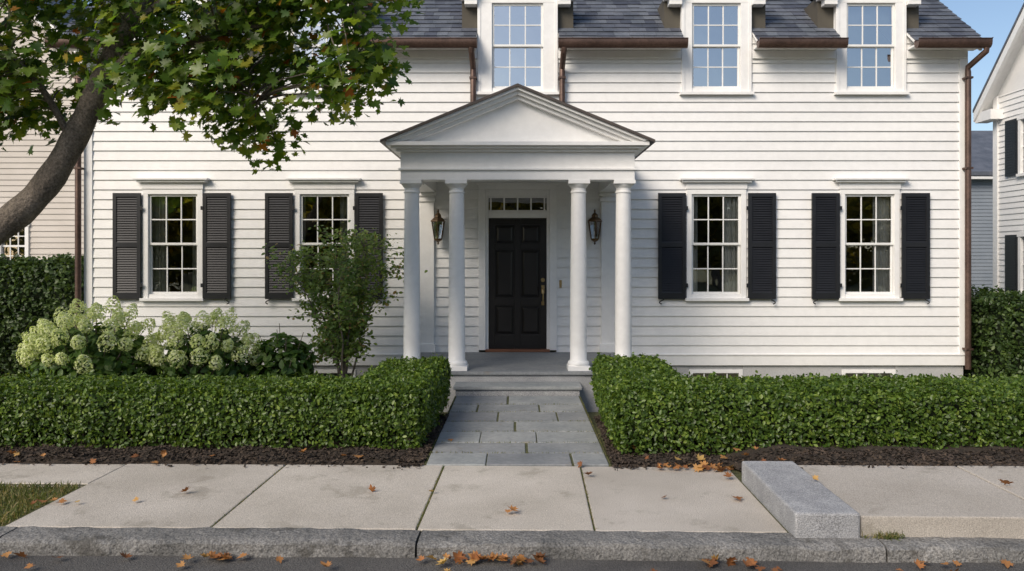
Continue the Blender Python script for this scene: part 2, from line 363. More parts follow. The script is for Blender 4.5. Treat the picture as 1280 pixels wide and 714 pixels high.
for c,w in dorm:
    zr=5.93; ov=.10; hw=w+ov; s=.78
    rz=zr+hw*s
    for sg in (-1,1):
        def dp(x,d,h,sg=sg,c=c,hw=hw,rz=rz):
            return (c+sg*(hw-d*.788+h*.615), x, rz-hw*s+d*.615+h*.788)
        slates(-.14,2.0,0,hw/.788,dp)
        mb.add([dp(-.13,0,0),dp(2.0,0,0),dp(2.0,hw/.788,0),dp(-.13,hw/.788,0),dp(-.13,0,-.05),dp(2.0,0,-.05),dp(2.0,hw/.788,-.05),dp(-.13,hw/.788,-.05)],[(0,1,2,3),(7,6,5,4),(0,4,5,1),(0,3,7,4)],1)
mb.build('slate_roof',[M_slate,M_white],house)
mb=MB()
for c,w in dorm:
    mb.prism([(c-w,5.862),(c+w,5.862),(c+w,5.90),(c,5.90+w*.78),(c-w,5.90)],-.03,.03)
    for sg in (-1,1):
        x=c+sg*w
        xa,xb=sorted((x,x-sg*.04))
        mb.prismx([(.032,4.9),(.032,5.92),(1.2,5.92),(1.2,5.88)],xa,xb)
        xa,xb=sorted((x+sg*.002,x+sg*.20)); mb.box(xa,xb,-.10,.06,5.66,5.76)
        xa,xb=sorted((x+sg*.002,x+sg*.27)); mb.box(xa,xb,-.14,.09,5.76,5.83)
        xa,xb=sorted((x+sg*.002,x+sg*.33)); mb.box(xa,xb,-.18,.12,5.83,5.90)
        mb.prism([(x,5.902),(x+sg*.34,5.902),(x+sg*.34,5.92),(x,6.08)],-.19,.12)
        xa,xb=sorted((x,x-sg*.05)); mb.box(xa,xb,-.045,-.037,4.3,5.86)
mb.build('dormer_walls',[M_white],house,bevel=.004)
mb=MB()
def gutter(a,b):
    prof=[(-.30,5.09),(-.30,5.05),(-.31,5.0),(-.35,4.965),(-.40,4.965),(-.435,5.0),(-.445,5.05),(-.445,5.085),(-.455,5.09),(-.455,5.10),(-.435,5.10),(-.435,5.06),(-.32,5.06),(-.32,5.09)]
    prof=[(y,z-.06) for y,z in prof]
    mb.prismx(prof,a,b)
    x=a+.2
    while x<b: mb.box(x,x+.02,-.452,-.30,5.041,5.046); x+=.45
for a,b in segs: gutter(a-.02,b+.02)
def down(x,y,z0,z1,gx,gy=-.37):
    mb.tube([(gx,gy,4.91),(gx,gy,4.86),(x,y,4.68),(x,y,4.6),(x,y,z0)],.045,12)
    for z in (z0+.3,3.1,4.5):
        if z<4.6 and z>z0+.2: mb.box(x-.055,x+.055,y-.05,.0,z,z+.03)
down(XR-.02,-.10,.0,0,XR+.10); down(XL-.07,-.10,.0,0,XL-.12)
down(-.69,-.09,3.55,0,-.70); down(.69,-.09,3.55,0,.70)
mb.build('copper_gutters',[M_copper],house,smooth=True)
# ------------------------------------------------------------ portico
mb=MB(); CY=-1.9; FZ=.26
for x in (-1.39,-.80,.80,1.39):
    mb.box(x-.145,x+.145,CY-.145,CY+.145,FZ,FZ+.055)
    prof=[(.135,FZ+.055),(.142,FZ+.075),(.142,FZ+.09),(.132,FZ+.11),(.115,FZ+.118),(.113,FZ+.135)]
    H=2.74-FZ
    for i in range(13):
        t=i/12; prof.append((.110-.014*t**1.8,FZ+.14+(H-.32)*t))
    zt=2.74
    prof+=[(.096,zt-.17),(.106,zt-.162),(.106,zt-.145),(.097,zt-.138),(.097,zt-.10),(.108,zt-.09),(.128,zt-.06),(.131,zt-.048)]
    mb.lathe(x,CY,prof,36)
    mb.box(x-.14,x+.14,CY-.14,CY+.14,zt-.048,zt-.001)
mb.build('columns',[M_white],house,smooth=True)
mb=MB()
for sg in (-1,1):
    a,b=sorted((sg*1.30,sg*1.52)); mb.box(a,b,-.07,0,FZ+.0,2.74)
    mb.box(a-.025,b+.025,-.095,.0,FZ,FZ+.13); mb.box(a-.02,b+.02,-.09,0,2.60,2.66); mb.box(a-.035,b+.035,-.105,0,2.69,2.739)
    a,b=sorted((sg*1.27,sg*1.515)); mb.box(a,b,CY+.13,0,2.742,3.09)
    mb.box(min(sg*1.51,sg*1.535),max(sg*1.51,sg*1.535),CY-.11,0,2.86,2.89)
mb.box(-1.52,1.52,CY-.13,CY+.128,2.74,3.10)
mb.box(-1.545,1.545,CY-.155,CY-.131,2.865,2.89)
mb.box(-1.27,1.27,CY+.13,-.0,2.93,2.97)
for e,za,zb in ((.05,3.10,3.135),(.11,3.135,3.165),(.165,3.165,3.215)):
    mb.box(-1.52-e,1.52+e,CY-.13-e,0,za,zb-.001)
AZ=3.91; HW=1.70; S2=(AZ-3.215)/HW
mb.prism([(-1.5,3.215),(1.5,3.215),(0,3.215+1.5*S2)],CY-.12,CY-.02)
for k,(y0,off,th) in enumerate(((CY-.20,.135,.05),(CY-.255,.085,.05),(CY-.31,.035,.05))):
    for sg in (-1,1):
        L=HW
        top=lambda x:AZ-abs(x)*S2-off+.05
        xe=min(L,(AZ-off+.05-3.216)/S2)
        xi=(AZ-off-3.216)/S2
        mb.prism([(0,top(0)-.05),(sg*xi,3.216),(sg*xe,max(top(xe),3.216)),(0,top(0))],y0,CY-.021)
mb.build('portico_entablature',[M_white],house,bevel=.003)
mb=MB()
for sg in (-1,1):
    x1=HW+.05
    z=lambda x:AZ-abs(x)*S2
    mb.prism([(0,z(0)-.0),(sg*x1,z(x1)),(sg*x1,z(x1)+.035),(0,z(0)+.035)],CY-.34,-.001)
mb.build('portico_roof',[surf('portico_roof_metal',(.05,.04,.035),(.09,.07,.06),5,.5)],house)
# ------------------------------------------------------------ door
mb=MB()
dz0,dz1=.30,2.345; dw=.455
mb.box(-.61,-.50,-.045,.06,FZ+.03,2.79,0); mb.box(.50,.61,-.045,.06,FZ+.03,2.79,0); mb.box(-.61,.61,-.047,.06,2.79,2.87,0)
mb.box(-.64,.64,-.065,0,2.87,2.90,0)
mb.box(-.50,-dw,0.0,.09,FZ+.03,2.79,0); mb.box(dw,.50,0.0,.09,FZ+.03,2.79,0)
mb.box(-dw,dw,.0,.09,2.35,2.45,0); mb.box(-dw,dw,0.0,.09,2.69,2.79,0)
for k in range(0,5):
    x=-.42+.84*k/4; mb.box(x-.012,x+.012,.02,.05,2.45,2.69,0)
mb.box(-dw,dw,.022,.048,2.45,2.475,0); mb.box(-dw,dw,.022,.048,2.665,2.69,0)
y0,y1=.03,.075
def dbox(a,b,za,zb,yo=0): mb.box(a,b,y0+yo,y1,za,zb,1)
st=.10
dbox(-dw+.004,-dw+st,dz0,dz1); dbox(dw-st,dw-.004,dz0,dz1); dbox(-.05,.05,dz0,dz1)
rails=[(dz0,dz0+.22),(.98,1.10),(1.86,1.95),(dz1-.10,dz1)]
for sg in (-1,1):
    a,b=sorted((sg*.05,sg*(dw-st)))
    for r in rails: dbox(a,b,r[0],r[1],.0015)
    for i in range(3):
        za,zb=rails[i][1],rails[i+1][0]
        mb.box(a,b,y1-.018,y1-.002,za,zb,1)
        o=.02; q=.055; yb,yf=y1-.018,y0+.006
        vs=[(a+o,yb,za+o),(b-o,yb,za+o),(b-o,yb,zb-o),(a+o,yb,zb-o),(a+q,yf,za+q),(b-q,yf,za+q),(b-q,yf,zb-q),(a+q,yf,zb-q)]
        mb.add(vs,[(4,5,6,7),(0,1,5,4),(1,2,6,5),(2,3,7,6),(3,0,4,7)],1)
mb.box(-.50,.50,-.06,.09,FZ+.002,FZ+.04,2)
hx=.395
mb.T=lambda x,y,z:(x,z,y)
mb.lathe(hx,1.38,[(.033,.03),(.033,.018),(.024,.012)],18,3)
mb.T=None
mb.box(hx-.026,hx+.026,.02,.03,1.17,1.30,3)
mb.tube([(hx,.025,1.235),(hx,-.03,1.225),(hx,-.045,1.17),(hx,-.045,1.08),(hx,-.02,1.02),(hx,.03,1.01)],.011,8,3)
mb.box(hx-.02,hx+.02,.02,.03,.985,1.045,3); mb.box(hx-.012,hx+.012,-.02,.02,1.265,1.275,3)
mb.T=lambda x,y,z:(x,z,y)
mb.lathe(hx,1.265,[(.02,.02),(.026,-.01),(.02,-.03)],14,3)
mb.lathe(.67,1.32,[(.022,-.012),(.022,-.022),(.012,-.028)],14,3)
mb.T=None
mb.box(.65,.69,-.021,-.012,1.26,1.38,3)
for z in (.55,1.3,2.1): mb.tube([(-dw-.003,.02,z),(-dw-.003,.02,z+.1)],.008,6,3)
mb.build('front_door',[M_white,M_door,M_wood,M_brass],house,bevel=.003)
mb=MB(); mb.quad((-dw,.035,2.45),(dw,.035,2.45),(dw,.035,2.69),(-dw,.035,2.69))
mb.build('transom_glass',[M_glass],house)
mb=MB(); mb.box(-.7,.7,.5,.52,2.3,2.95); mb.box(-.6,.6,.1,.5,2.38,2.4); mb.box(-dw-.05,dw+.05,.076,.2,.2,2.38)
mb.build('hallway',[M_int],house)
mb=MB(); mb.T=lambda x,y,z:(x,z,y); mb.lathe(2.13,.13,[(.045,-.032),(.045,-.06),(.03,-.06),(.03,-.045)],20); mb.T=None
mb.build('pipe_vent',[surf('grey_metal',(.2,.19,.18),(.25,.24,.23),5,.5,metal=.5)],house,smooth=True)
# ------------------------------------------------------------ lanterns
def lantern(name,X):
    e=empty(name); mb=MB(); cy=-.16; z0=1.98
    ph=math.pi/6
    mb.box(X-.05,X+.05,-.045,-.018,z0+.08,z0+.34,0)
    mb.tube([(X,-.04,z0+.27),(X,-.10,z0+.42),(X,-.15,z0+.47),(X,cy,z0+.45)],.010,8,0)
    mb.tube([(X,-.04,z0+.12),(X,-.08,z0+.04),(X,cy,z0+.03)],.009,8,0)
    mb.lathe(X,cy,[(.006,z0-.05),(.018,z0-.03),(.008,z0-.01),(.03,z0+.0),(.062,z0+.02),(.066,z0+.04),(.06,z0+.045)],6,0,ph)
    mb.lathe(X,cy,[(.115,z0+.30),(.125,z0+.305),(.122,z0+.32),(.09,z0+.35),(.055,z0+.375),(.052,z0+.40),(.056,z0+.405),(.03,z0+.43),(.012,z0+.45),(.02,z0+.47),(.005,z0+.50)],6,0,ph)
    for i in range(6):
        a=ph+i*math.pi/3
        p=lambda r,z:(X+r*math.cos(a),cy+r*math.sin(a),z)
        mb.tube([p(.064,z0+.04),p(.108,z0+.305)],.007,5,0)
        b=a+math.pi/3
        mb.quad(p(.060,z0+.045),(X+.060*math.cos(b),cy+.060*math.sin(b),z0+.045),(X+.104*math.cos(b),cy+.104*math.sin(b),z0+.30),p(.104,z0+.30),1)
    mb.tube([(X,cy,z0+.045),(X,cy,z0+.16)],.014,8,2); mb.tube([(X,cy,z0+.16),(X,cy,z0+.2)],.008,8,0)
    mb.build('lantern_body',[M_bronze,M_glass,M_curt],e)
lantern('wall_lantern',-1.225+.0); lantern('wall_lantern.001',1.19)
# ------------------------------------------------------------ steps
st=empty('front_steps'); mb=MB()
mb.box(-1.66,1.66,-2.10,-.02,.215,.258,0); mb.box(-1.62,1.62,-2.06,-.02,-.4,.214,1)
mb.box(-.80,.80,-2.46,-2.061,.085,.125,0); mb.box(-.775,.775,-2.43,-2.062,-.3,.084,1)
mb.build('stone_treads',[M_blue,M_gran],st,bevel=.006)
# ------------------------------------------------------------ ground
mb=MB()
vs_=[-400,-60,-16.45,-16.40,-16.3,-7.32,-7.27,-7.24,-5.6,-4.0,-3.5,-3.0,-1,5,20,60,400]
def gz(v):
    if v<=-16.4: return -.02
    if v<-7.26: return -.14
    if v<=-4: return -.03
    if v>=-3: return -.27
    return -.03-.24*(v+4)
xs_=[-400,-60,-20,-10,-5,0,5,10,20,60,400]
pts=[]; 
for v in vs_:
    for x in xs_:
        p=SR(x,v); pts.append((p[0],p[1],gz(v)))
fs=[(j*11+i,j*11+i+1,(j+1)*11+i+1,(j+1)*11+i) for j in range(len(vs_)-1) for i in range(10)]
mb.add(pts,fs); mb.build('ground',[M_lawn])
mb=MB(); mb.T=SR
mb.quad((-150,-16.25,-.095),(150,-16.25,-.095),(150,-7.33,-.095),(-150,-7.33,-.095)); mb.build('street',[M_asph])
def kerbstone(mb,a,b,o,zo):
    n=max(6,int((b-a)/.07)); prof=[(-7.145,0),(-7.30,0),(-7.35,-.006),(-7.368,-.022),(-7.372,-.07),(-7.378,-.3)]
    vs=[];
    for i in range(n+1):
        x=a+(b-a)*i/n
        for j,(y,z) in enumerate(prof):
            s=0 if j==0 else (.3 if j==1 else 1)
            jy=random.uniform(-.007,.007)*s+.007*math.sin(x*5.1)*s; jz=random.uniform(-.005,.003)+.003*math.sin(x*3)
            vs.append((x,y+o+jy,z+zo+(jz if j<4 else 0)))
    m=len(prof); fs=[(i*m+j,i*m+j+1,(i+1)*m+j+1,(i+1)*m+j) for i in range(n) for j in range(m-1)]
    fs+=[tuple(range(m-1,-1,-1)),tuple(n*m+j for j in range(m))]
    mb.add(vs,fs)
mb=MB(); mb.T=SR
for dirn in (1,-1):
    x=-.58
    while abs(x)<40:
        L=random.uniform(2.2,3.1)*dirn; a,b=sorted((x,x+L)); o=random.uniform(-.006,.008); zo=random.uniform(-.008,.002)
        kerbstone(mb,a+.007,b-.007,o,zo); x+=L
mb.build('granite_curb',[M_grank],smooth=True)
mb=MB(); mb.T=SR; x=-60
while x<60: mb.box(x+.005,x+2.5,-16.5,-16.25,-.3,.02); x+=2.5
mb.build('granite_curb.001',[M_grank],bevel=.012)
mb=MB(); mb.T=SR; mb.box(-60,60,-18.2,-16.51,-.1,.01); mb.build('sidewalk.001',[M_conc])
mb=MB(); mb.T=SR; g=.006
js=[-3.27,-1.93,-.61,.52,1.735]
for a,b in zip(js[:-1],js[1:]): mb.box(a+g,b-g,-7.138,-5.64,-.1,random.uniform(-.003,.003))
x=-3.27
while x>-60: mb.box(x-1.55+g,x-g,-6.19,-5.64,-.1,random.uniform(-.003,.002)); x-=1.55
x=2.15
for b in [3.38]+[3.38+1.6*k for k in range(1,36)]: mb.box(x+g,b-g,-7.20,-6.02,-.1,.125+random.uniform(-.002,.002)); x=b
mb.build('sidewalk',[M_conc],bevel=.008)
mb=MB(); mb.T=SR; mb.box(1.745,2.145,-7.23,-6.0,-.1,.15); mb.build('granite_block',[M_gran],bevel=.014)
mb=MB(); mb.T=SR; mb.quad((-3.3,-7.15,-.012),(60,-7.15,-.012),(60,-5.62,-.012),(-3.3,-5.62,-.012)); mb.quad((-60,-6.2,-.012),(-3.3,-6.2,-.012),(-3.3,-5.62,-.012),(-60,-5.62,-.012))
mb.build('joint_moss',[M_moss])
wk=empty('bluestone_walkway'); mb=MB()
rows=[-2.44,-3.02,-3.45,-3.95,-4.43,-4.88,-5.26,-5.64]
spl=[[.42],[.2,.66],[.36,.78],[.48],[.27,.62],[.55],[.33,.8]]
for j in range(len(rows)-1):
    xs2=[0]+spl[j]+[1]
    for a,b in zip(xs2[:-1],xs2[1:]):
        xa=-.765+1.53*a+random.uniform(-.01,.01)*(a>0); xb=-.765+1.53*b
        mb.box(xa+.008,xb-.008,rows[j+1]+.008,rows[j]-.008,-.2,.012+random.uniform(-.003,.003))
mb.build('slabs',[M_blue],wk,bevel=.006)
mb=MB(); mb.box(-.78,.78,-5.63,-2.44,-.25,.003); mb.build('joints',[M_moss],wk)
def bed(name,xa,xb):
    mb=MB(); mb.T=SR; nx=int(abs(xb-xa)/.12); ny=26
    def h(x,v): 
        r=min(1,max(0,(x-1.7)/.45)); return .018+.085*r+.012*math.sin(x*7+v*5)+.008*math.sin(x*17-v*13)
    pts=[];
    for j in range(ny+1):
        for i in range(nx+1):
            x=xa+(xb-xa)*i/nx
            v0=-6.03 if x>1.78 else -5.645; v=v0+(-3.75-v0)*j/ny
            pts.append((x,v,h(x,v)-(0.03 if j==0 else 0)))
    fs=[(j*(nx+1)+i,j*(nx+1)+i+1,(j+1)*(nx+1)+i+1,(j+1)*(nx+1)+i) for j in range(ny) for i in range(nx)]
    mb.add(pts,fs); o=mb.build(name,[M_mulch])
    n=9000; X=rng.uniform(max(xa,-6),min(xb,6.5),n); 
    V=np.where(X>1.78,-6.02,-5.64)+rng.uniform(0,.55,n)
    k=rng.random(n)<.25; near=np.where(xa<0,xb,xa); X[k]=near+np.sign(near)*rng.uniform(0,.2,k.sum()); V[k]=rng.uniform(-5.6,-3.7,k.sum())
    k=rng.random(n)<.03; V[k]=np.where(X[k]>1.78,-6.02,-5.64)-np.abs(rng.normal(0,.05,k.sum()))
    P=np.array([SR(x,v,(h(x,v) if v>-5.64 or x>1.78 and v>-6.02 else (.13 if x>1.78 else .004))+random.uniform(.002,.014)) for x,v in zip(X,V)])
    leaves('mulch_chips',P,np.tile([0,0,1.],(n,1)),.036,DIAM,M_chip,.45,o)
bed('mulch_bed',-14,-.785); bed('mulch_bed.001',.785,14)
# ------------------------------------------------------------ hedges
def boxsample(n,x0,x1,y0,y1,z0,z1,top=1.0):
    A=[(x1-x0)*(z1-z0)]*2+[(y1-y0)*(z1-z0)]*2+[(x1-x0)*(y1-y0)*top]
    A=np.array(A); c=rng.choice(5,n,p=A/A.sum()); u=rng.random(n); v=rng.random(n)
    P=np.zeros((n,3)); Nn=np.zeros((n,3))
    X=x0+(x1-x0)*u; Y=y0+(y1-y0)*u; Z=z0+(z1-z0)*v
    for k in range(5):
        m=c==k
        if k==0: P[m]=np.c_[X[m],np.full(m.sum(),y0),Z[m]]; Nn[m]=(0,-1,.45)
        if k==1: P[m]=np.c_[X[m],np.full(m.sum(),y1),Z[m]]; Nn[m]=(0,1,.45)
        if k==2: P[m]=np.c_[np.full(m.sum(),x0),Y[m],Z[m]]; Nn[m]=(-1,0,.45)
        if k==3: P[m]=np.c_[np.full(m.sum(),x1),Y[m],Z[m]]; Nn[m]=(1,0,.45)
        if k==4: P[m]=np.c_[X[m],(y0+(y1-y0)*v)[m],np.full(m.sum(),z1)]; Nn[m]=(0,0,1)
    return P,Nn
def roundpush(P,c,r,box):
    x0,x1,y0,y1,z0,z1=box
    Q=np.c_[np.clip(P[:,0],x0+r,x1-r),np.clip(P[:,1],y0+r,y1-r),np.clip(P[:,2],z0-9,z1-r)]
    d=P-Q; L=np.linalg.norm(d,axis=1)+1e-6
    return Q+d/L[:,None]*np.minimum(L,r)[:,None]
def hedge(name,boxes,dens,leaf,mat,rot=False,stems=True,lumpy=1.0,sprig=38,rr=.16):
    e=empty(name); AP=[];AN=[]; core=MB()
    for bx in boxes:
        x0,x1,y0,y1,z0,z1=bx
        area=2*(x1-x0)*(z1-z0)+2*(y1-y0)*(z1-z0)+(x1-x0)*(y1-y0)
        n=int(area*dens); P,Nn=boxsample(n,*bx); P=roundpush(P,None,rr,bx)
        l=lump(P,1.2); l2=lump(P,5.0); l3=lump(P,11.0)
        un=Nn/np.linalg.norm(Nn,axis=1)[:,None]
        dep=lumpy*(.04*l+.04*l2+.045*l3)-np.abs(rng.normal(0,.035,n))+.015+np.where(rng.random(n)<.05,rng.uniform(0,.05,n),0)
        low=np.clip((.16-(P[:,2]-z0))/.16,0,1); dep-=low*.10*rng.random(n)
        P=P+un*dep[:,None]; 
        keep=rng.random(n)>low*.6
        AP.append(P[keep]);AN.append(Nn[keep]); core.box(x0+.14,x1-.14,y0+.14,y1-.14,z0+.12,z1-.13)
        ns=int(area*sprig); S,Sn=boxsample(ns,*bx); S=roundpush(S,None,rr,bx); su=Sn/np.linalg.norm(Sn,axis=1)[:,None]
        S=S+su*(lumpy*(.04*lump(S,1.2)+.04*lump(S,5.))[:,None]); S=S[S[:,2]>z0+.15]; 
        for t in range(6):
            k=(t+1)/6; off=np.array([0,0,.045*k])+rng.normal(0,.010,(len(S),3)); Q=S+off
            AP.append(Q); AN.append(rng.normal(0,.6,(len(S),3))+np.array([0,-.3,.8]))
        if stems:
            for _ in range(int((x1-x0+y1-y0)*7)):
                sx=random.uniform(x0+.1,x1-.1); sy=random.choice([y0+.13,y1-.13]) if x1-x0>y1-y0 else random.uniform(y0+.1,y1-.1)
                core.tube([(sx,sy,z0-.03),(sx+random.uniform(-.08,.08),sy,z0+.2)],.008,5,1)
    P=np.vstack(AP);Nn=np.vstack(AN)
    for bx in boxes:
        ins=(P[:,0]>bx[0]+.18)&(P[:,0]<bx[1]-.18)&(P[:,1]>bx[2]+.18)&(P[:,1]<bx[3]-.18)&(P[:,2]<bx[5]-.2)
        P=P[~ins];Nn=Nn[~ins]
    if rot:
        P=np.array([SR(*p) for p in P]); core.v=[SR(*p) for p in core.v]
    core.build('dark_core_and_stems',[M_core,M_bark],e); leaves('foliage',P,Nn,leaf,OVAL,mat,.75,e)  # solid dark boxes stand in for the shade between hedge leaves
hedge('boxwood_hedge',[(-8.2,-.86,-5.22,-4.33,.03,.53),(-1.62,-.86,-5.1,-2.95,.02,.54)],4800,.037,L_box,True,True,.62,22,.10)
hedge('boxwood_hedge.001',[(.86,8.2,-5.36,-4.4,.03,.56),(.84,1.62,-5.2,-2.9,.02,.57)],4800,.037,L_box,True,True,.62,22,.10)
hedge('yew_hedge',[(-15,-7.15,.7,2.2,-.25,1.62)],1200,.075,L_dark,False,False,2.6)
hedge('yew_hedge.001',[(7.25,13,-.6,.9,-.25,1.08)],1400,.065,L_dark,False,False,2.6)
hedge('low_boxwood',[(-5.3,-3.0,-1.9,-1.3,-.25,.20)],3000,.042,L_dark,False,False)
# ------------------------------------------------------------ shrubs
def ell(n,c,r,shell=.55):
    d=rng.normal(0,1,(n,3)); d/=np.linalg.norm(d,axis=1)[:,None]; q=shell+(1-shell)*rng.random(n)**.6
    l=1+.16*lump(d*1.7+np.array(c)); return np.array(c)+d*np.array(r)*(q*l)[:,None],d
def hydrangea(name,x,y,w,h,nf,flower=True):
    e=empty(name); n=int(1300*w*h); P,d=ell(n,(x,y,h*.42-.18),(w/2,w*.4,h*.5)); k=P[:,2]>-.2
    d[:,2]+=.5; leaves('foliage',P[k],d[k],.115,OVAL,L_hyd,.5,e)
    mb=MB()
    ends=[]; tries=0
    while len(ends)<(nf if flower else 12) and tries<6000:
        tries+=1
        az=random.uniform(0,2*math.pi); el=math.asin(random.uniform(.1,.98))
        px=x+w*.54*math.cos(el)*math.cos(az); py=y+w*.45*math.cos(el)*math.sin(az)*(1 if math.sin(az)<0 else .5); pz=h*.42-.15+h*.62*math.sin(el)+random.uniform(-.08,.09)
        if any((px-a)**2+(py-b)**2+(pz-c)**2<.155**2 for a,b,c in ends): continue
        ends.append((px,py,pz)); mb.tube([(x+random.uniform(-.1,.1),y,-.25),((x+px)/2,(y+py)/2,pz*.4),(px,py,pz)],[.012,.008,.004],5)
    mb.build('stems',[M_bark],e)
    if flower:
        PP=[];NN=[]
        for (px,py,pz) in ends:
            R=random.uniform(.072,.11); Hh=R*random.uniform(1.7,2.6); ax=Vector((px-x,(py-y),.45+random.random()*.7)).normalized()
            m=190; t=rng.random(m); a=rng.uniform(0,6.28,m); rr=R*np.sin(np.pi*np.clip(.26+.74*t,0,1))**.7*rng.uniform(.78,1.08,m)
            u=ax.orthogonal().normalized(); v=ax.cross(u)
            Q=np.array([px,py,pz])+np.outer((t-.25)*Hh,ax)+np.outer(rr*np.cos(a),u)+np.outer(rr*np.sin(a),v)
            PP.append(Q);NN.append(Q-np.array([px,py,pz]))
        NN=np.vstack(NN); NN/=np.linalg.norm(NN,axis=1)[:,None]+1e-6
        leaves('flowers',np.vstack(PP),NN,.038,DIAM,L_flo,.3,e)
hydrangea('hydrangea_bush',-5.55,-1.9,1.5,1.14,56); hydrangea('hydrangea_bush.001',-4.12,-1.85,1.2,1.06,40)
hydrangea('leafy_shrub',-3.15,-1.7,.85,.98,0,False)
def ornamental(name,x,y,h):
    e=empty(name); mb=MB(); C=[]
    for i in range(13):
        a=6.28*i/13+random.uniform(-.2,.2); sp=random.uniform(.25,.85); p=Vector((x+random.uniform(-.08,.08),y+random.uniform(-.06,.06),-.27))
        pts=[p]; top=Vector((x+sp*math.cos(a)*.95,y+sp*math.sin(a)*.6,h*random.uniform(.72,.98)*(1-.22*sp*sp)))
        for k in range(1,7):
            t=k/6; q=p.lerp(top,t); q.x-=(1-t)*t*.5*math.cos(a); q+=Vector((random.uniform(-.03,.03),random.uniform(-.03,.03),0)); pts.append(q)
        mb.tube(pts,[.016*(1-.8*k/6)+.002 for k in range(7)],6)
        for k in range(2,7):
            for _ in range(5):
                b=pts[k]; c2=b+Vector((max(-.32,min(.32,random.gauss(0,.2))),random.gauss(0,.16),random.uniform(-.06,.24)))
                c2.z=min(c2.z,h+.02)
                mb.tube([b,b.lerp(c2,.5)+Vector((0,0,.03)),c2],[.005,.003,.002],4)
                for t in (.4,.7,1): C.append(b.lerp(c2,t))
    mb.build('stems',[surf('shrub_bark',(.12,.10,.08),(.2,.17,.14),12,.9)],e); C=np.array([tuple(c) for c in C]); C=C[C[:,2]>.35]
    P=np.repeat(C,8,axis=0)+rng.normal(0,.06,(len(C)*8,3)); leaves('foliage',P,np.tile([0,-.7,.9],(len(P),1)),.060,OVAL,L_orn,.5,e)
ornamental('ornamental_tree',-2.45,-1.2,2.1)
# ------------------------------------------------------------ maple tree
mt=empty('maple_tree'); mb=MB(); nodes=[]
def limb(pts,r0,r1,seg=10,rec=True):
    P=[Vector(p) for p in pts]; out=[]
    for i in range(len(P)-1):
        a=P[max(i-1,0)];b=P[i];c=P[i+1];d=P[min(i+2,len(P)-1)]
        for k in range(5):
            t=k/5; out.append(.5*((2*b)+(c-a)*t+(2*a-5*b+4*c-d)*t*t+(3*b-a-3*c+d)*t**3))
    out.append(P[-1]); n=len(out)
    rad=[(r0+(r1-r0)*i/(n-1))*(1+.05*math.sin(i*1.7)) for i in range(n)]
    mb.tube(out,rad,seg)
    if rec: nodes.extend(out[3:])
    return out
limb([(-6.45,-4.75,-.05),(-6.42,-4.75,.15),(-6.35,-4.75,.9),(-6.2,-4.7,1.6),(-6.25,-4.5,2.6),(-6.5,-4.3,4.0),(-6.7,-4.2,5.0),(-6.6,-4.0,5.8)],.27,.05,14)
limb([(-6.3,-4.72,1.1),(-5.75,-4.65,1.55),(-5.05,-4.55,2.0),(-4.62,-4.5,2.42),(-4.28,-4.5,2.98),(-4.02,-4.5,3.55),(-3.82,-4.45,4.0),(-3.65,-4.4,4.35),(-3.4,-4.3,4.9),(-3.3,-4.2,5.4)],.165,.05,14)
limb([(-4.2,-4.5,3.15),(-3.95,-4.6,3.5),(-3.45,-4.75,3.72),(-2.8,-4.8,3.8),(-2.1,-4.8,4.0),(-1.5,-4.8,4.15)],.05,.012,8)
limb([(-4.35,-4.5,2.85),(-4.5,-4.7,3.3),(-4.8,-4.9,3.7),(-5.3,-5.0,4.0)],.04,.01,8)
limb([(-3.8,-4.45,4.05),(-3.3,-4.3,4.4),(-2.6,-4.2,4.6),(-1.8,-4.2,4.75),(-1.2,-4.3,4.8)],.05,.012,8)
limb([(-3.55,-4.4,4.6),(-4.2,-4.0,5.0),(-4.9,-3.9,5.2)],.04,.01,8)
limb([(-3.1,-4.78,3.76),(-2.8,-4.6,3.55),(-2.55,-4.5,3.25)],.018,.006,6)
limb([(-6.25,-4.5,2.8),(-5.8,-4.2,3.5),(-5.3,-4.1,4.1),(-4.9,-4.0,4.7)],.06,.015,8)
zbx=[-9,-6.5,-5.0,-4.55,-4.3,-3.9,-3.6,-3.1,-2.7,-2.45,-2.25,-1.9,-1.55,-1.4,-1.2,-1.05]
zbz=[2.9,2.8,2.98,3.1,3.5,3.35,3.2,3.05,2.75,2.70,3.1,3.15,3.2,3.6,3.95,4.5]
C=[]
while len(C)<370:
    x=random.uniform(-8.3,-1.1); y=random.uniform(-5.3,-3.6); b=float(np.interp(x,zbx,zbz))+.10
    z=b+random.random()**1.1*2.2
    if z>5.4: continue
    if x<-5.6 and random.random()<.65: continue
    if -4.6<x<-3.8 and z<3.9 and random.random()<.6: continue
    if z>4.5 and random.random()<.6: continue
    if math.sin(3.1*x+2)*math.sin(4.3*z+1.5*y)>.5: continue
    C.append(Vector((x,y,z)))
PP=[];NN=[]
for c in C:
    b=min(nodes,key=lambda q:(q-c).length+max(0,q.z-c.z)*.3)
    L=(c-b).length; mid=b.lerp(c,.5)+Vector((random.uniform(-.05,.05),random.uniform(-.05,.05),.10*L))
    mb.tube([b,b.lerp(mid,.5)+Vector((0,0,.03*L)),mid,mid.lerp(c,.6)+Vector((0,0,.03)),c],[.006+.006*L,.006+.004*L,.007,.005,.003],5)
    m=random.randint(18,28); q=np.array(c)+rng.normal(0,1,(m,3))*np.array([.17,.17,.12])
    for t in (.55,.8): q=np.vstack([q,np.array(mid.lerp(c,t))+rng.normal(0,.08,(3,3))])
    PP.append(q); nn=np.tile([-.3,-.7,.8],(len(q),1))+(q-np.array(c))*1.5; NN.append(nn)
mb.build('trunk_and_limbs',[M_bark],mt,smooth=True)
leaves('foliage',np.vstack(PP),np.vstack(NN),.125,MAPLE,L_maple,.45,mt)
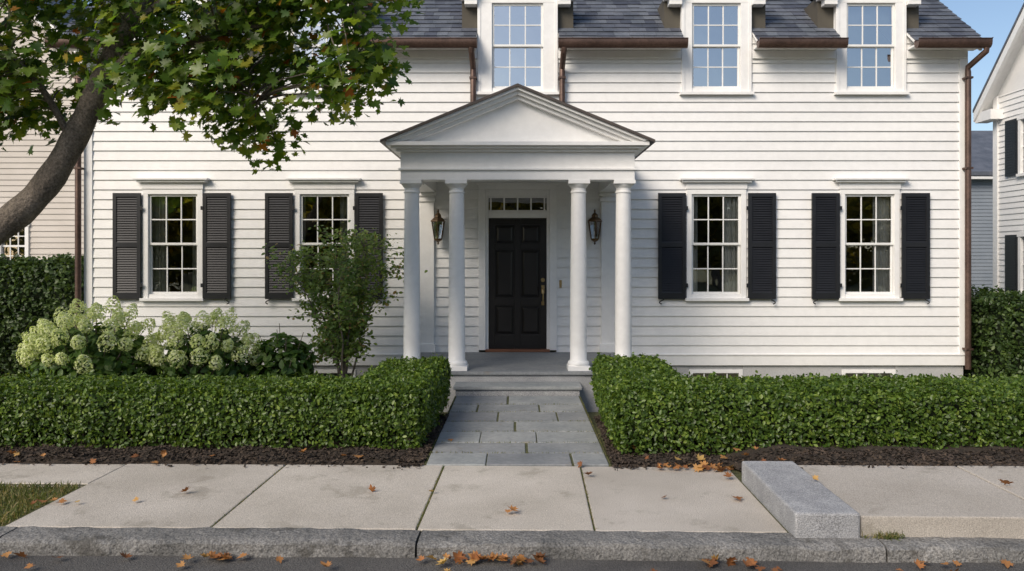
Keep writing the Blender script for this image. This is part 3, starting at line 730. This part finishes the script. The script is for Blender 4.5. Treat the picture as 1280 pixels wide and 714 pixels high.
# ------------------------------------------------------------ fallen leaves, grass
spots=[(-3.0,-7.43,.35,6),(-1.72,-7.43,.12,12),(-.25,-7.43,.14,20),(.05,-7.45,.12,10),(1.25,-7.44,.15,10),(2.5,-7.45,.4,5),(1.55,-5.75,.16,26),(1.35,-5.66,.4,12),(-2.6,-5.6,1.5,12),(-4.3,-5.6,.8,7),(3.5,-5.95,1.8,8),(-1.9,-6.4,1.2,3),(1.5,-6.5,.4,3),(-.8,-6.9,1.5,2),(0,-9.5,6,25),(-.95,-4.8,.1,4),(-3.9,-6.7,.6,10),(3.5,-6.6,1.5,2),(.96,-5.2,.1,5),(-.1,-7.6,1.8,12)]
PP=[]
for x,v,s,n in spots:
    for _ in range(n):
        a=x+random.gauss(0,s); w=v+random.gauss(0,.05 if v>-8 and s>.3 else .04)
        if v<-8: w=v+random.uniform(-2,2)
        if -7.3>w: z=-.075
        elif a>2.15 and w<-6.03: z=.145
        elif a>1.8 and w>=-6.03: z=.13
        elif w>-5.64 and abs(a)>.78: z=.055
        else: z=.016
        if w<-7.3 and w>-7.42: w=-7.43
        if 1.72<a<2.17 and -7.25<w<-5.98: z=.165
        PP.append(SR(a,w,z+random.uniform(0,.012)))
h_=len(PP)//2; random.shuffle(PP)
fl=empty('fallen_leaves')
leaves('flat_leaves',PP[:h_],np.tile([0,0,1.],(h_,1)),.078,MAPLE,L_fall,.25,fl)
leaves('curled_leaves',PP[h_:],np.tile([0,0,1.],(len(PP)-h_,1)),.08,CURL,L_fall,.45,fl)
def grass(name,fn,n,size,tilt=.35):
    P=np.array([fn() for _ in range(n)]); leaves(name,P,np.tile([0,0,1.],(n,1)),size,BLADE,L_grass,tilt)
grass('grass',lambda:SR(random.uniform(-7,-3.3),random.uniform(-7.13,-6.2),-.03),13000,.05,.6)
grass('grass.001',lambda:(random.uniform(-11,-6.2),random.uniform(-4,.7),-.28),14000,.08)
grass('grass_tuft',lambda:SR(random.gauss(2.3,.06),-7.215-random.random()*.03,.0),120,.04,.6)
def jt():
    r=random.random()
    if r<.3: return SR(random.choice([-.61,-.61,.52,-1.93]),random.uniform(-7.13,-5.65),-.008)
    if r<.75:
        j=random.randrange(1,len(rows)-1); return (random.uniform(-.76,.76),rows[j],.005)
    return (random.choice([-.77,.77]),random.uniform(-5.6,-2.5),.005)
grass('joint_grass',jt,2200,.022)
# ------------------------------------------------------------ neighbours
def nbhouse(name,x0,x1,y0,y1,ez,sl,sidm,wins,gable_front=False,shut=False,roofm=None,loc=None):
    e=empty(name); mb=MB()
    hs=[(a-.08,b+.08,c-.06,d+.1) for a,b,c,d in wins]
    siding(mb,x0,x1,0,ez,y0,hs,.13,.02)
    mb.T=lambda x,y,z:(x0+(y-y0),x,z); siding(mb,y0,y1,0,ez,y0,[],.13,.02)
    mb.T=lambda x,y,z:(x1-(y-y0),x,z); siding(mb,y0,y1,0,ez,y0,[],.13,.02); mb.T=None
    mb.box(x0,x1,y0+.02,y1,-.5,-.001)
    mb.quad((x0,y1,0),(x1,y1,0),(x1,y1,ez),(x0,y1,ez))
    rf=MB()
    if gable_front:
        xm=(x0+x1)/2; rz=ez+(xm-x0)*sl
        mb.add([(x0,y0,ez),(x1,y0,ez),(xm,y0,rz)],[(0,1,2)])
        for s_,xe in ((-1,x0-.3),(1,x1+.3)):
            ze=ez-.3*sl
            rf.prism([(xe,ze),(xm,rz),(xm,rz+.07),(xe,ze+.07)],y0-.36,y1+.3,0)
            rf.prism([(xe,ze-.22),(xm,rz-.22),(xm,rz-.001),(xe,ze-.001)],y0-.34,y0-.26,1)
            rf.prism([(xe,ze-.06),(xm,rz-.06),(xm,rz-.001),(xe,ze-.001)],y0-.259,y1+.25,1)
            rf.box(min(xe,xe-s_*.6),max(xe,xe-s_*.6),y0-.3,y0-.01,ze-.25,ze-.02,1)
    else:
        ym=(y0+y1)/2; rz=ez+(ym-y0)*sl
        rf.prismx([(y0-.4,ez-.4*sl),(ym,rz),(y1+.4,ez-.4*sl),(y1+.4,ez-.4*sl+.14),(ym,rz+.14),(y0-.4,ez-.4*sl+.14)],x0-.3,x1+.3,0)
        for X in (x0,x1): mb.add([(X,y0,ez),(X,y1,ez),(X,ym,rz)],[(0,1,2)])
        rf.box(x0-.28,x1+.28,y0-.36,y0,ez-.32,ez-.22,1)
    mb.build('siding',[sidm],e); 
    tr=MB(); tr.box(x0-.02,x0+.14,y0-.05,y0+.02,0,ez-.01,0); tr.box(x1-.14,x1+.02,y0-.05,y0+.02,0,ez-.01,0)
    g=MB()
    for a,b,c,d in wins:
        tr.box(a-.08,a,y0-.05,y0+.03,c,d,0); tr.box(b,b+.08,y0-.05,y0+.03,c,d,0); tr.box(a-.1,b+.1,y0-.06,y0+.03,d,d+.1,0); tr.box(a-.1,b+.1,y0-.08,y0+.03,c-.06,c,0)
        zm=(c+d)/2; tr.box(a,b,y0-.0,y0+.03,zm-.02,zm+.02,0)
        for k in (1,2): x=a+(b-a)*k/3; tr.box(x-.01,x+.01,y0+.004,y0+.025,c,d,0)
        for z in ((c+zm)/2,(zm+d)/2): tr.box(a,b,y0+.006,y0+.022,z-.01,z+.01,0)
        g.quad((a,y0+.02,c),(b,y0+.02,c),(b,y0+.02,d),(a,y0+.02,d)); g.box(a-.1,b+.1,y0+.4,y0+.5,c-.1,d+.1,1)
        if shut:
            for u,w in ((a-.52,a-.1),(b+.1,b+.52)):
                tr.box(u,w,y0-.06,y0-.03,c-.02,d+.05,1)
                z=c+.05
                while z<d: tr.box(u+.05,w-.05,y0-.07,y0-.061,z,z+.03,1); z+=.06
    tr.build('trim',[M_white,M_black],e); g.build('window_glass',[M_glass,M_int],e)
    rf.build('roof',[roofm or M_slate,M_white],e)
    if loc: e.location=loc; e.rotation_euler=(0,0,-math.pi/2)
M_beige=surf('beige_siding_paint',(.47,.43,.385),(.55,.505,.46),1,.6)
M_blueg=surf('bluegrey_siding_paint',(.20,.23,.27),(.25,.28,.32),1,.6)
nbhouse('neighboring_house',-19,-9.6,5.5,15,6.3,.8,M_beige,[(-11.75,-11.2,1.55,2.45),(-12.65,-12.0,4.0,4.8),(-14.5,-13.7,1.4,2.7),(-14.5,-13.7,4,5.2)],True)
nbhouse('neighboring_house.001',0,8,0,9,5.5,1.05,M_siding,[(.96,1.75,.97,2.2),(.96,1.75,3.6,4.8),(3.4,4.2,.97,2.2),(3.4,4.2,3.6,4.8),(5.8,6.6,.97,2.2),(5.8,6.6,3.6,4.8)],True,True,None,(11.2,6,0))
nbhouse('neighboring_house.002',14,24,16,24,4.9,.5,M_blueg,[(19.2,19.9,1.2,2.6)],False)
f=empty('white_fence'); mb=MB()
for k in range(2):
    X=8.75+k*2.0; mb.box(X-.07,X+.07,3.93,4.07,-.3,1.1); mb.box(X-.10,X+.10,3.9,4.1,1.1,1.14); mb.lathe(X,4,[(.03,1.14),(.05,1.17),(.075,1.22),(.05,1.28),(.01,1.3)],12)
    if k<1:
        mb.box(X+.07,X+1.93,3.97,4.03,.9,.97); mb.box(X+.07,X+1.93,3.97,4.03,-.1,-.03)
        for j in range(14): mb.box(X+.14+j*.13,X+.20+j*.13,3.98,4.02,-.03,.9)
mb.build('pickets',[M_white],f)
# ------------------------------------------------------------ distant trees
def treemass(name,trees,per,leaf,mat,lo=.42,nb=9):
    e=empty(name); mb=MB(); PP=[];NN=[]
    for (x,y,h,r) in trees:
        mb.tube([(x,y,-.3),(x+.1,y,h*.3),(x,y+.1,h*.6)],[.22,.16,.06],8)
        for k in range(nb):
            a=random.uniform(0,6.28); rr=r*random.uniform(.2,.65); c=(x+rr*math.cos(a),y+rr*math.sin(a),h*random.uniform(lo,.85)); s=r*random.uniform(.35,.55)
            mb.tube([(x,y,h*.35),c],[.07,.02],5)
            P,d=ell(per,c,(s,s,s*.8),.35); P[:,2]=np.maximum(P[:,2],.0); PP.append(P);NN.append(d)
    mb.build('trunks',[M_bark],e); leaves('foliage',np.vstack(PP),np.vstack(NN)+np.array([0,0,.5]),leaf,OVAL,mat,.6,e)
treemass('row_of_trees',[(x+random.uniform(-.8,.8),-30+random.uniform(-1.5,1.5),random.uniform(8,10.5),random.uniform(3.2,4)) for x in range(-32,34,4)]+[(x+random.uniform(-.8,.8),-36+random.uniform(-1.5,1.5),random.uniform(8,10),3.8) for x in range(-34,36,4)],200,.52,L_far,.10,11)
treemass('distant_trees',[(27,38,9,4),(33,36,9,4),(22,38,9.5,3.0),(-26,30,10,4),(-20,34,11,4),(40,30,9,4),(-34,28,10,4)],350,.4,L_far)
# ------------------------------------------------------------ light
world=bpy.data.worlds.new("World"); scene.world=world; world.use_nodes=True
nt=world.node_tree; bg=nt.nodes['Background']; sky=nt.nodes.new('ShaderNodeTexSky'); sky.sky_type='NISHITA'; sky.sun_disc=False
sd=Vector((-.50,-.64,.60)).normalized()
el=math.asin(sd.z); az=math.atan2(sd.x,sd.y)
sky.sun_elevation=el; sky.sun_rotation=az; sky.air_density=1.0; sky.dust_density=1.5; sky.ozone_density=1.0
nt.links.new(sky.outputs[0],bg.inputs[0]); bg.inputs[1].default_value=.15
sl=bpy.data.lights.new('sun','SUN'); sl.energy=3.3; sl.angle=math.radians(28); sl.color=(1,.89,.75)
so=bpy.data.objects.new('sun',sl); scene.collection.objects.link(so); so.rotation_euler=(-sd).to_track_quat('-Z','Y').to_euler()
cam=bpy.data.cameras.new('camera'); co=bpy.data.objects.new('camera',cam); scene.collection.objects.link(co)
co.location=(0,-12,1.72); co.rotation_euler=(math.pi/2,0,0); cam.sensor_width=36; cam.lens=27
cam.shift_x=-7/1280; cam.shift_y=-34/1280; cam.clip_end=2000; cam.clip_start=.05
scene.camera=co
scene.view_settings.view_transform='Standard'; scene.view_settings.look='None'; scene.view_settings.exposure=0
